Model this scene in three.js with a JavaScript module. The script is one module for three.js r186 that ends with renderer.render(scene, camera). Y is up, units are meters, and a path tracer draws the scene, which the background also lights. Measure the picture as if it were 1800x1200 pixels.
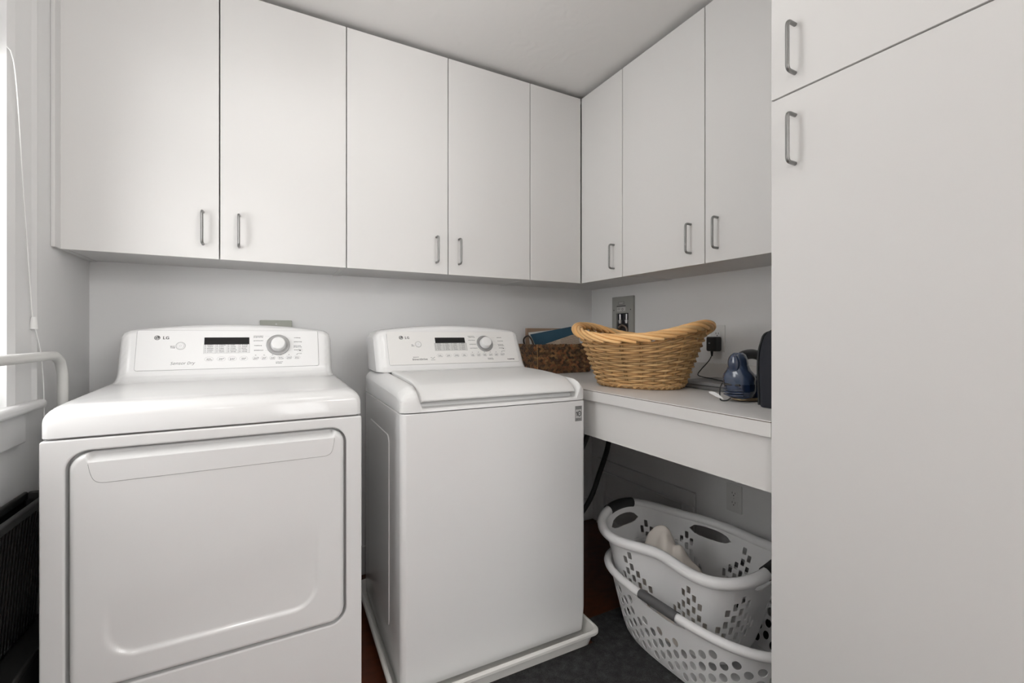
import * as THREE from 'three';
import { RoundedBoxGeometry } from 'three/addons/geometries/RoundedBoxGeometry.js';
import { mergeGeometries, mergeVertices, toCreasedNormals } from 'three/addons/utils/BufferGeometryUtils.js';
import { ImprovedNoise } from 'three/addons/math/ImprovedNoise.js';
import { RectAreaLightUniformsLib } from 'three/addons/lights/RectAreaLightUniformsLib.js';
RectAreaLightUniformsLib.init();

// ---------------------------------------------------------------- camera, sky, lamps, exposure
const scene = new THREE.Scene();
const W = 1800, H = 1200, F = 793, YAW = 28.4 * Math.PI / 180, EYE = 1.10;
const camera = new THREE.PerspectiveCamera(2 * Math.atan(H / 2 / F) * 180 / Math.PI, W / H, 0.02, 60);
camera.position.set(0, EYE, 0);
camera.lookAt(Math.sin(YAW), EYE, -Math.cos(YAW));
camera.setViewOffset(W, H, 0, 13, W, H);
const renderer = new THREE.WebGLRenderer({ antialias: true });
renderer.toneMapping = THREE.LinearToneMapping;
renderer.toneMappingExposure = 0.318;
renderer.shadowMap.enabled = true;
scene.background = new THREE.Color().setRGB(1.0, 0.995, 0.985);      // even overcast sky
scene.backgroundIntensity = 22.0;
const LAMP_DROP = 0.24, LAMPS = [[0.30, -1.00, 0.7], [1.25, 1.10, 6], [-0.2, 1.6, 4.5]];  // globe lamps: x, z, candela; the last two are added fill
const CEIL = 2.325, XL = -0.565, XR = 1.704, ZB = -2.149, ZF = 2.75;

// ---------------------------------------------------------------- helpers
let seed = 7;
const rnd = () => { seed = (seed * 1664525 + 1013904223) >>> 0; return seed / 4294967296; };
const noise = new ImprovedNoise();
const clamp = (x, a = 0, b = 1) => Math.min(b, Math.max(a, x));
const smooth = (a, b, x) => { const t = clamp((x - a) / (b - a)); return t * t * (3 - 2 * t); };
const V = (x, y, z) => new THREE.Vector3(x, y, z);
const taken = {};
const numbered = (n) => { const k = taken[n] = (taken[n] ?? -1) + 1; return k ? n + '_' + String(k).padStart(3, '0') : n; };
function clean(g) {
  g = g.index ? g.toNonIndexed() : g;
  for (const k of Object.keys(g.attributes)) if (!['position', 'normal', 'uv', 'color'].includes(k)) g.deleteAttribute(k);
  if (!g.attributes.uv) g.setAttribute('uv', new THREE.BufferAttribute(new Float32Array(g.attributes.position.count * 2), 2));
  return g;
}
function join(list) {
  list = list.map(clean);
  if (list.some((g) => g.attributes.color)) for (const g of list) if (!g.attributes.color) g.setAttribute('color', new THREE.BufferAttribute(new Float32Array(g.attributes.position.count * 3).fill(1), 3));
  return list.length === 1 ? list[0] : mergeGeometries(list);
}
function part(name, geos, mat, parent, at) {
  const m = new THREE.Mesh(Array.isArray(geos) ? join(geos) : geos, mat);
  m.castShadow = m.receiveShadow = true;
  m.name = parent === scene ? numbered(name) : name;
  if (at) m.position.set(...at);
  parent.add(m);
  return m;
}
function thing(name, label, category, at = [0, 0, 0], turn = 0, group) {
  const o = new THREE.Group(); o.name = numbered(name); o.position.set(...at); o.rotation.y = turn;
  o.userData = { label, category }; if (group) o.userData.group = group;
  scene.add(o); return o;
}
function struct(name, geos, mat, label) {
  const m = part(name, geos, mat, scene); m.name = name;
  m.userData = { kind: 'structure', label, category: name.split('_')[0] };
  return m;
}
const box = (x0, x1, y0, y1, z0, z1, r = 0) => {
  const w = x1 - x0, h = y1 - y0, d = z1 - z0;
  const g = r ? new RoundedBoxGeometry(w, h, d, 2, Math.min(r, w / 2.01, h / 2.01, d / 2.01)) : new THREE.BoxGeometry(w, h, d);
  return g.translate((x0 + x1) / 2, (y0 + y1) / 2, (z0 + z1) / 2);
};
const tube = (pts, r, seg = 40, rad = 8, closed = false) => new THREE.TubeGeometry(new THREE.CatmullRomCurve3(pts.map((p) => p.isVector3 ? p : V(...p)), closed, 'catmullrom', 0.5), seg, r, rad, closed);
function pathTube(pts, bend, r, rad = 10) {                          // straight runs with round bends
  const P = pts.map((p) => V(...p)), path = new THREE.CurvePath(); let cur = P[0];
  for (let i = 1; i < P.length - 1; i++) {
    const a = P[i].clone().add(P[i - 1].clone().sub(P[i]).setLength(bend)), b = P[i].clone().add(P[i + 1].clone().sub(P[i]).setLength(bend));
    path.add(new THREE.LineCurve3(cur, a)); path.add(new THREE.QuadraticBezierCurve3(a, P[i], b)); cur = b;
  }
  path.add(new THREE.LineCurve3(cur, P[P.length - 1]));
  return new THREE.TubeGeometry(path, 22 * (P.length - 1), r, rad, false);
}
const capAt = (p, r) => new THREE.SphereGeometry(r, 10, 8).translate(...p);
function grid(nu, nv, fn, closed = false) {
  const pos = [], uv = [], idx = [];
  for (let j = 0; j <= nv; j++) for (let i = 0; i <= nu; i++) { pos.push(...fn(i / nu, j / nv, i, j)); uv.push(i / nu, j / nv); }
  const n = nu + 1;
  for (let j = 0; j < nv; j++) for (let i = 0; i < nu; i++) { const a = j * n + i, b = a + 1, c = a + n, d = c + 1; idx.push(a, b, d, a, d, c); }
  const g = new THREE.BufferGeometry();
  g.setAttribute('position', new THREE.Float32BufferAttribute(pos, 3)); g.setAttribute('uv', new THREE.Float32BufferAttribute(uv, 2));
  g.setIndex(idx); g.computeVertexNormals(); return g;
}
function loft(loops, capTop = true, capBottom = true, crease = 0.7) {
  const pos = [], idx = [], n = loops[0].length;
  for (const l of loops) for (const p of l) pos.push(p.x, p.y, p.z);
  for (let j = 0; j < loops.length - 1; j++) for (let i = 0; i < n; i++) { const a = j * n + i, b = j * n + (i + 1) % n, c = a + n, d = b + n; idx.push(a, d, b, a, c, d); }
  const cap = (l, base, flip) => {
    const c = l.reduce((s, p) => s.add(p), V(0, 0, 0)).multiplyScalar(1 / n), k = pos.length / 3; pos.push(c.x, c.y, c.z);
    for (let i = 0; i < n; i++) flip ? idx.push(k, base + i, base + (i + 1) % n) : idx.push(k, base + (i + 1) % n, base + i);
  };
  if (capTop) cap(loops[loops.length - 1], (loops.length - 1) * n, false);
  if (capBottom) cap(loops[0], 0, true);
  const g = new THREE.BufferGeometry(); g.setAttribute('position', new THREE.Float32BufferAttribute(pos, 3)); g.setIndex(idx);
  return toCreasedNormals(g, crease);
}
function rloop(x0, x1, z0, z1, r, y, nc = 6) {                       // rounded rectangle seen from above
  const out = [], c = [[x1 - r, z1 - r, 0], [x0 + r, z1 - r, 1], [x0 + r, z0 + r, 2], [x1 - r, z0 + r, 3]];
  for (const [cx, cz, q] of c) for (let i = 0; i <= nc; i++) { const a = (q + i / nc) * Math.PI / 2; const x = cx + r * Math.cos(a), z = cz + r * Math.sin(a); out.push(V(x, typeof y === 'function' ? y(x, z) : y, z)); }
  return out;
}
function rrShape(x0, x1, y0, y1, r, Cls = THREE.Shape) {
  const s = new Cls();
  s.moveTo(x0 + r, y0); s.lineTo(x1 - r, y0); s.absarc(x1 - r, y0 + r, r, -Math.PI / 2, 0); s.lineTo(x1, y1 - r); s.absarc(x1 - r, y1 - r, r, 0, Math.PI / 2);
  s.lineTo(x0 + r, y1); s.absarc(x0 + r, y1 - r, r, Math.PI / 2, Math.PI); s.lineTo(x0, y0 + r); s.absarc(x0 + r, y0 + r, r, Math.PI, Math.PI * 1.5);
  return s;
}
const extrude = (s, depth, bevel = 0, segs = 2) => new THREE.ExtrudeGeometry(s, { depth: depth - 2 * bevel, bevelEnabled: bevel > 0, bevelThickness: bevel, bevelSize: bevel, bevelOffset: -bevel, bevelSegments: segs, curveSegments: 8 }).translate(0, 0, bevel);
function tint(g, r, gg, b) { g = clean(g); const n = g.attributes.position.count, a = new Float32Array(n * 3); for (let i = 0; i < n; i++) { a[i * 3] = r; a[i * 3 + 1] = gg; a[i * 3 + 2] = b; } g.setAttribute('color', new THREE.BufferAttribute(a, 3)); return g; }

// ---------------------------------------------------------------- textures and materials
function dataTex(n, fn, srgb = false) {
  const d = new Uint8Array(n * n * 4);
  for (let y = 0; y < n; y++) for (let x = 0; x < n; x++) { const c = fn(x / n, y / n, x, y); for (let k = 0; k < 3; k++) d[(y * n + x) * 4 + k] = clamp(Array.isArray(c) ? c[k] : c) * 255; d[(y * n + x) * 4 + 3] = 255; }
  const t = new THREE.DataTexture(d, n, n); t.wrapS = t.wrapT = THREE.RepeatWrapping; t.magFilter = THREE.LinearFilter; t.minFilter = THREE.LinearMipmapLinearFilter; t.generateMipmaps = true;
  if (srgb) t.colorSpace = THREE.SRGBColorSpace; t.needsUpdate = true; return t;
}
const fb = (x, y, s, z = 0) => noise.noise(x * s, y * s, z) * 0.6 + noise.noise(x * s * 2.1, y * s * 2.1, z + 5) * 0.3 + noise.noise(x * s * 4.3, y * s * 4.3, z + 9) * 0.15;
const M = (r, g, b, rough = 0.5, o = {}) => new THREE.MeshPhysicalMaterial({ color: new THREE.Color().setRGB(r, g, b), roughness: rough, ...o });
const wallBump = dataTex(512, (u, v) => 0.5 + 0.35 * fb(u, v, 26) + 0.12 * (rnd() - 0.5));
const ceilBump = dataTex(1024, (u, v) => { const q = fb(u, v, 5, 3); return 0.5 + 0.45 * Math.sin((u * 26 + q * 9 + v * 7) * 2.0) * smooth(-0.1, 0.3, fb(u, v, 9, 7)) + 0.2 * fb(u, v, 40, 2); });
const laminateBump = dataTex(512, (u, v) => 0.5 + 0.5 * fb(u, v, 60, 1));
const carpetTex = dataTex(512, (u, v) => { const k = 0.19 + 0.13 * fb(u, v, 14, 4) + 0.24 * (rnd() - 0.5); return [k, k, k * 1.02]; }, true);
const carpetBump = dataTex(512, () => rnd());
const woodTex = dataTex(512, (u, v) => { const g = fb(u * 0.25, v, 40, 2) * 0.5 + 0.5, k = 0.55 + 0.45 * g; return [0.42 * k, 0.2 * k, 0.09 * k]; }, true);
const matWall = M(0.85, 0.85, 0.85, 0.7, { bumpMap: wallBump, bumpScale: 0.0006 });
const matCeil = M(0.89, 0.88, 0.865, 0.85, { bumpMap: ceilBump, bumpScale: 0.0011 });
const matTrim = M(0.80, 0.80, 0.80, 0.4);
const matCab = M(0.80, 0.792, 0.782, 0.52, { specularIntensity: 0.3, bumpMap: laminateBump, bumpScale: 0.00005 });
const matCarcass = M(0.79, 0.785, 0.78, 0.5);
const matNickel = M(0.27, 0.27, 0.265, 0.38, { metalness: 0.9 });
const matEnamel = M(0.84, 0.84, 0.84, 0.22, { clearcoat: 0.5, clearcoatRoughness: 0.1 });
const matEnamelSoft = M(0.83, 0.83, 0.825, 0.3);
const matKnob = M(0.85, 0.85, 0.85, 0.25);
const matSilver = M(0.55, 0.55, 0.55, 0.35, { metalness: 0.6 });
const matDark = M(0.012, 0.012, 0.013, 0.45);
const matSeam = M(0.10, 0.10, 0.10, 0.7);
const matCounter = M(0.87, 0.855, 0.845, 0.35);
const matCounterEdge = M(0.80, 0.79, 0.775, 0.4);
const matBrownSeam = M(0.12, 0.09, 0.07, 0.7);
const matPan = M(0.78, 0.77, 0.74, 0.45);
const matPlastic = M(0.93, 0.93, 0.935, 0.38);
const matGripBlack = M(0.015, 0.015, 0.016, 0.55);
const matGripGrey = M(0.09, 0.09, 0.092, 0.6);
const matPipe = M(0.74, 0.74, 0.72, 0.4);
const matPlateGrey = M(0.38, 0.38, 0.36, 0.45, { metalness: 0.2 });
const matPlateBeige = M(0.40, 0.41, 0.36, 0.5);
const matPlateWhite = M(0.74, 0.74, 0.73, 0.4);
const matVertex = (rough) => new THREE.MeshStandardMaterial({ vertexColors: true, roughness: rough });

// ---------------------------------------------------------------- the room
{
  const g = new THREE.BoxGeometry(XR - XL + 0.3, 0.1, ZF - ZB + 0.3).translate((XL + XR) / 2, -0.05, (ZF + ZB) / 2);
  const uv = g.attributes.uv, p = g.attributes.position; for (let i = 0; i < uv.count; i++) uv.setXY(i, p.getX(i) * 2.2, p.getZ(i) * 0.9);
  struct('floor', g, M(1, 1, 1, 0.32, { map: woodTex }), 'reddish brown wooden floor between the machines');
  const metric = (g, s, ax, ay) => { const uv = g.attributes.uv, p = g.attributes.position; for (let i = 0; i < uv.count; i++) uv.setXY(i, p.getComponent(i, ax) * s, p.getComponent(i, ay) * s); return g; };
  struct('ceiling', metric(box(XL - 0.15, XR + 0.15, CEIL, CEIL + 0.12, ZB - 0.15, ZF + 0.15), 0.9, 0, 2), matCeil, 'off white ceiling with a brushed plaster texture');
  struct('wall_back', metric(box(XL - 0.15, XR + 0.15, 0, CEIL, ZB - 0.12, ZB), 1, 0, 1), matWall, 'light grey painted wall behind the machines');
  struct('wall_right', metric(box(XR, XR + 0.12, 0, CEIL, ZB - 0.12, ZF + 0.12), 1, 2, 1), matWall, 'light grey painted wall behind the counter');
  // front wall (behind the viewer) with an unseen window added for fill light
  const fx0 = 0.55, fx1 = 1.62, fy0 = 0.80, fy1 = 2.18;
  struct('wall_front', [box(XL - 0.15, fx0, 0, CEIL, ZF, ZF + 0.12), box(fx1, XR + 0.15, 0, CEIL, ZF, ZF + 0.12), box(fx0, fx1, 0, fy0, ZF, ZF + 0.12), box(fx0, fx1, fy1, CEIL, ZF, ZF + 0.12)].map((g) => metric(g, 1, 0, 1)), matWall, 'light grey painted wall behind the viewer');
  const win2 = new THREE.Group(); win2.name = 'window_2'; win2.userData = { kind: 'structure', label: 'wide white framed window added behind the viewer for fill light', category: 'window' }; scene.add(win2);
  part('casing', [box(fx0 - 0.1, fx0, fy0, fy1 + 0.1, ZF - 0.018, ZF, 0.004), box(fx1, fx1 + 0.1, fy0, fy1 + 0.1, ZF - 0.018, ZF, 0.004), box(fx0, fx1, fy1, fy1 + 0.1, ZF - 0.018, ZF, 0.004), box(fx0 - 0.12, fx1 + 0.12, fy0 - 0.026, fy0, ZF - 0.035, ZF + 0.05, 0.006)], matTrim, win2);
  for (const [a, b] of [[fx0, (fx0 + fx1) / 2], [(fx0 + fx1) / 2, fx1]]) {
    const f = part('sash', [box(a, b, fy0, fy0 + 0.04, ZF + 0.05, ZF + 0.085), box(a, b, fy1 - 0.04, fy1, ZF + 0.05, ZF + 0.085), box(a, a + 0.035, fy0 + 0.04, fy1 - 0.04, ZF + 0.05, ZF + 0.085), box(b - 0.035, b, fy0 + 0.04, fy1 - 0.04, ZF + 0.05, ZF + 0.085)], matTrim, win2);
    part('pane', box(a + 0.03, b - 0.03, fy0 + 0.035, fy1 - 0.035, ZF + 0.066, ZF + 0.070), M(1, 1, 1, 0.02, { transmission: 1, thickness: 0, ior: 1.45 }), f);
  }
  // left wall with a window opening
  const wz0 = -1.532, wz1 = -1.0, wy0 = 0.925, wy1 = 2.08, T = 0.13;
  const wl = [box(XL - T, XL, 0, CEIL, ZB - 0.12, wz0), box(XL - T, XL, 0, CEIL, wz1, ZF + 0.12), box(XL - T, XL, 0, wy0, wz0, wz1), box(XL - T, XL, wy1, CEIL, wz0, wz1)].map((g) => metric(g, 1, 2, 1));
  struct('wall_left', wl, matWall, 'light grey painted wall with the window');
  // window
  const win = new THREE.Group(); win.name = 'window_1'; win.userData = { kind: 'structure', label: 'white framed window at the left edge above the sill', category: 'window' }; scene.add(win);
  const cw = 0.138;
  for (const [a, b] of [[wz0 - cw, wz0], [wz1, wz1 + cw]]) {
    const m = a < wz0 ? 1 : -1, o = m > 0 ? a : b, q = (k) => o + m * k;
    const prof = [[0, 0], [0, 0.022], [0.012, 0.024], [0.03, 0.019], [0.100, 0.014], [0.112, 0.018], [cw, 0.012], [cw, 0]];
    const s = new THREE.Shape(); prof.forEach(([k, x], i) => i ? s.lineTo(k, x) : s.moveTo(k, x));
    const g = new THREE.ExtrudeGeometry(s, { depth: wy1 + cw - wy0, bevelEnabled: false });
    const p = g.attributes.position; for (let i = 0; i < p.count; i++) { const k = p.getX(i), x = p.getY(i), y = p.getZ(i); p.setXYZ(i, XL + x, wy0 + y, q(k)); }
    g.computeVertexNormals(); part('casing', g, matTrim, win);
  }
  part('casing', box(XL, XL + 0.018, wy1, wy1 + cw, wz0, wz1, 0.004), matTrim, win);
  part('sill', box(XL - 0.10, XL + 0.036, wy0 - 0.026, wy0, wz0 - cw - 0.020, wz1 + cw + 0.035, 0.011), matTrim, win);
  part('apron', [box(XL, XL + 0.016, wy0 - 0.105, wy0 - 0.026, wz0 - 0.09, wz1 + 0.09, 0.005)], matTrim, win);
  const x0 = XL - 0.095, x1 = XL - 0.06;
  for (const [y0, y1] of [[wy0, 1.50], [1.485, wy1]]) {
    const f = part('sash', [box(x0, x1, y0, y0 + 0.05, wz0, wz1, 0.003), box(x0, x1, y1 - 0.04, y1, wz0, wz1, 0.003), box(x0, x1, y0, y1, wz0, wz0 + 0.045, 0.003), box(x0, x1, y0, y1, wz1 - 0.045, wz1, 0.003)], matTrim, win);
    part('pane', box(x0 + 0.014, x0 + 0.018, y0 + 0.04, y1 - 0.03, wz0 + 0.04, wz1 - 0.04), M(1, 1, 1, 0.02, { transmission: 1, thickness: 0, ior: 1.45 }), f);
  }
  struct('baseboard_back', box(XL, XR, 0, 0.13, ZB, ZB + 0.014, 0.004), matTrim, 'white baseboard along the wall behind the machines');
  struct('baseboard_left', box(XL, XL + 0.014, 0, 0.13, ZB + 0.014, -0.3, 0.004), matTrim, 'white baseboard under the window wall');
  struct('baseboard_right', box(XR - 0.014, XR, 0, 0.13, -1.395, -0.66, 0.004), matTrim, 'white baseboard under the counter');
  struct('trim_1', box(XL, XL + 0.010, 1.359, 2.301, -1.882, -1.818, 0.002), matCarcass, 'narrow scribe strip beside the leftmost cabinet door');
}
// unseen globe lamps; the two behind the camera are added for fill
LAMPS.forEach(([x, z, cd], i) => {
  const t = thing('unseen_globe_lamp', ['white globe lamp hanging nearest the wall cabinets', 'unseen white globe lamp added behind the tall cabinet for fill', 'unseen white globe lamp added nearest the front window for fill'][i], 'lamp', [x, CEIL, z]);
  part('canopy', new THREE.CylinderGeometry(0.06, 0.065, 0.02, 32).translate(0, -0.010, 0), matTrim, t);
  part('stem', new THREE.CylinderGeometry(0.008, 0.008, 0.11, 12).translate(0, -0.075, 0), matNickel, t);
  part('globe', new THREE.SphereGeometry(0.11, 32, 20).translate(0, -LAMP_DROP, 0), M(0.9, 0.9, 0.88, 0.4, { emissive: new THREE.Color().setRGB(1, 0.98, 0.95), emissiveIntensity: 4 }), t);
  const l = new THREE.PointLight(new THREE.Color().setRGB(1, 0.98, 0.95), cd); l.position.set(0, -LAMP_DROP, 0); l.castShadow = true; l.shadow.radius = 5; t.add(l);
});

// ---------------------------------------------------------------- cabinets
const CZ = -1.86, CX = 1.409, CB = 1.359, CT = 2.301, DT = 0.019;
function pull(len, r = 0.0043, out = 0.03) {                         // wire pull along y, standing out along +z
  return pathTube([[0, -len / 2, 0], [0, -len / 2, out], [0, len / 2, out], [0, len / 2, 0]], 0.012, r, 10);
}
const pullGeo = pull(0.109);
function door(parent, x0, x1, y0, y1, hx, hy, matrix) {              // local: face at z=0 looking to +z
  const d = part('door', box(x0, x1, y0, y1, -DT, 0, 0.0016).applyMatrix4(matrix), matCab, parent);
  if (hx !== undefined) part('handle', pullGeo.clone().translate(hx, hy, 0).applyMatrix4(matrix), matNickel, d);
  return d;
}
const G = 0.0018;
function wallUnit(label, x0, x1, split, handles) {                   // on the back wall
  const t = thing('wall_cabinet', label, 'cabinet', [(x0 + x1) / 2, CB, ZB]);
  const o = new THREE.Matrix4().makeTranslation(-(x0 + x1) / 2, -CB, -ZB), P = (n, g) => part(n, g.applyMatrix4(o), matCarcass, t);
  const zf = CZ - DT - 0.002, zb = ZB + 0.001;
  P('side_panel', box(x0 + 0.0008, x0 + 0.017, CB + 0.001, CT, zb, zf)); P('side_panel', box(x1 - 0.017, x1 - 0.0008, CB + 0.001, CT, zb, zf));
  P('bottom_panel', box(x0 + 0.018, x1 - 0.018, CB + 0.004, CB + 0.021, zb, zf)); P('top_panel', box(x0 + 0.017, x1 - 0.017, CT - 0.017, CT, zb, zf));
  const m = o.clone().multiply(new THREE.Matrix4().makeTranslation(0, 0, CZ));
  door(t, x0 + G, split - G, CB, CT, handles[0], 1.462, m); door(t, split + G, x1 - G, CB, CT, handles[1], 1.462, m);
}
wallUnit('white two door wall cabinet above the dryer at the left end', XL + 0.002, 0.27, -0.148, [-0.196, -0.09]);
wallUnit('white two door wall cabinet above the washing machine', 0.27, 1.105, 0.69, [0.636, 0.739]);
const toRight = (x, z) => new THREE.Matrix4().makeTranslation(x, 0, z).multiply(new THREE.Matrix4().makeRotationY(-Math.PI / 2)); // local x -> +z, face to -x
{ // corner unit
  const t = thing('corner_wall_cabinet', 'white corner wall cabinet with two narrow doors meeting at the inside corner', 'cabinet', [XR, CB, ZB]);
  const o = new THREE.Matrix4().makeTranslation(-XR, -CB, -ZB);
  const zEnd = -1.557, s = new THREE.Shape(), i = DT + 0.002;
  s.moveTo(1.105 + 0.018, -(ZB + 0.001)); s.lineTo(XR - 0.001, -(ZB + 0.001)); s.lineTo(XR - 0.001, -(zEnd - 0.018)); s.lineTo(CX + i, -(zEnd - 0.018)); s.lineTo(CX + i, -(CZ - i)); s.lineTo(1.105 + 0.018, -(CZ - i));
  const L = (y) => new THREE.ExtrudeGeometry(s, { depth: 0.017, bevelEnabled: false }).rotateX(-Math.PI / 2).translate(0, y, 0).applyMatrix4(o);
  part('bottom_panel', L(CB + 0.004), matCarcass, t); part('top_panel', L(CT - 0.017), matCarcass, t);
  part('side_panel', box(1.1058, 1.122, CB + 0.001, CT, ZB + 0.001, CZ - i).applyMatrix4(o), matCarcass, t);
  part('side_panel', box(CX + i, XR - 0.001, CB + 0.001, CT, zEnd - 0.017, zEnd - 0.0008).applyMatrix4(o), matCarcass, t);
  door(t, 1.105 + G, CX - 0.0045, CB, CT, undefined, 0, o.clone().multiply(new THREE.Matrix4().makeTranslation(0, 0, CZ)));
  door(t, CZ + 0.001, zEnd - G, CB, CT, -1.612, 1.458, o.clone().multiply(toRight(CX, 0)));
}
{ // right wall unit
  const z0 = -1.557, z1 = -0.681, zs = -1.119, t = thing('wall_cabinet', 'white two door wall cabinet above the counter beside the tall cabinet', 'cabinet', [XR, CB, (z0 + z1) / 2]);
  const o = new THREE.Matrix4().makeTranslation(-XR, -CB, -(z0 + z1) / 2), P = (n, g) => part(n, g.applyMatrix4(o), matCarcass, t), xf = CX + DT + 0.002, xb = XR - 0.001;
  P('side_panel', box(xf, xb, CB + 0.001, CT, z0 + 0.0008, z0 + 0.017)); P('side_panel', box(xf, xb, CB + 0.001, CT, z1 - 0.017, z1));
  P('bottom_panel', box(xf, xb, CB + 0.004, CB + 0.021, z0 + 0.018, z1 - 0.018)); P('top_panel', box(xf, xb, CT - 0.017, CT, z0 + 0.017, z1 - 0.017));
  const m = o.clone().multiply(toRight(CX, 0));
  door(t, z0 + G, zs - G, CB, CT, -1.181, 1.461, m); door(t, zs + G, z1, CB, CT, -1.065, 1.461, m);
}
const TX = 1.045, TZ = -0.646;
{ // tall cabinet
  const z1 = 0.0, t = thing('tall_cabinet', 'tall white cabinet at the right with a large lower door and a short upper door', 'cabinet', [XR, 0, (TZ + z1) / 2]);
  const o = new THREE.Matrix4().makeTranslation(-XR, 0, -(TZ + z1) / 2), P = (n, g) => part(n, g.applyMatrix4(o), matCarcass, t), xf = TX + DT + 0.002, xb = XR - 0.001;
  P('side_panel', box(xf, xb, 0.0, 2.295, TZ + 0.001, TZ + 0.019)); P('side_panel', box(xf, xb, 0.0, 2.295, z1 - 0.019, z1 - 0.001));
  P('bottom_panel', box(xf, xb, 0.09, 0.108, TZ + 0.019, z1 - 0.019)); P('top_panel', box(xf, xb, 2.277, 2.295, TZ + 0.019, z1 - 0.019));
  P('shelf', box(xf, xb, 1.639, 1.657, TZ + 0.019, z1 - 0.019)); P('toe_kick', box(xf + 0.05, xf + 0.066, 0.0, 0.09, TZ + 0.019, z1 - 0.019));
  const m = o.clone().multiply(toRight(TX, 0)), hz = -0.591;
  const lo = door(t, TZ, z1, 0.095, 1.6462, hz, 1.5385, m); door(t, TZ, z1, 1.6498, 2.295, hz, 1.7425, m);
}

// ---------------------------------------------------------------- counter along the right wall
const HC = 0.894;
{
  const t = thing('countertop', 'white laminate counter along the right wall holding the baskets', 'counter', [XR, 0, -1.4]);
  const o = new THREE.Matrix4().makeTranslation(-XR, 0, 1.4), P = (n, g, m) => part(n, g.applyMatrix4(o), m, t);
  const z0 = ZB + 0.002, z1 = TZ - 0.001;
  P('top_surface', box(TX + 0.0005, XR - 0.001, HC - 0.0022, HC, z0, z1), matCounter);
  P('seam', box(TX + 0.0003, TX + 0.012, HC - 0.0042, HC - 0.0022, z0, z1), matBrownSeam);
  P('slab', box(TX, XR - 0.001, HC - 0.039, HC - 0.0042, z0, z1, 0.001), matCounterEdge);
  P('backsplash', box(XR - 0.020, XR - 0.0012, HC, HC + 0.080, z0, z1, 0.002), matCounterEdge);
  P('apron', box(TX + 0.014, TX + 0.032, 0.720, HC - 0.039, z0 + 0.14, z1), matCounterEdge);
}

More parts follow.
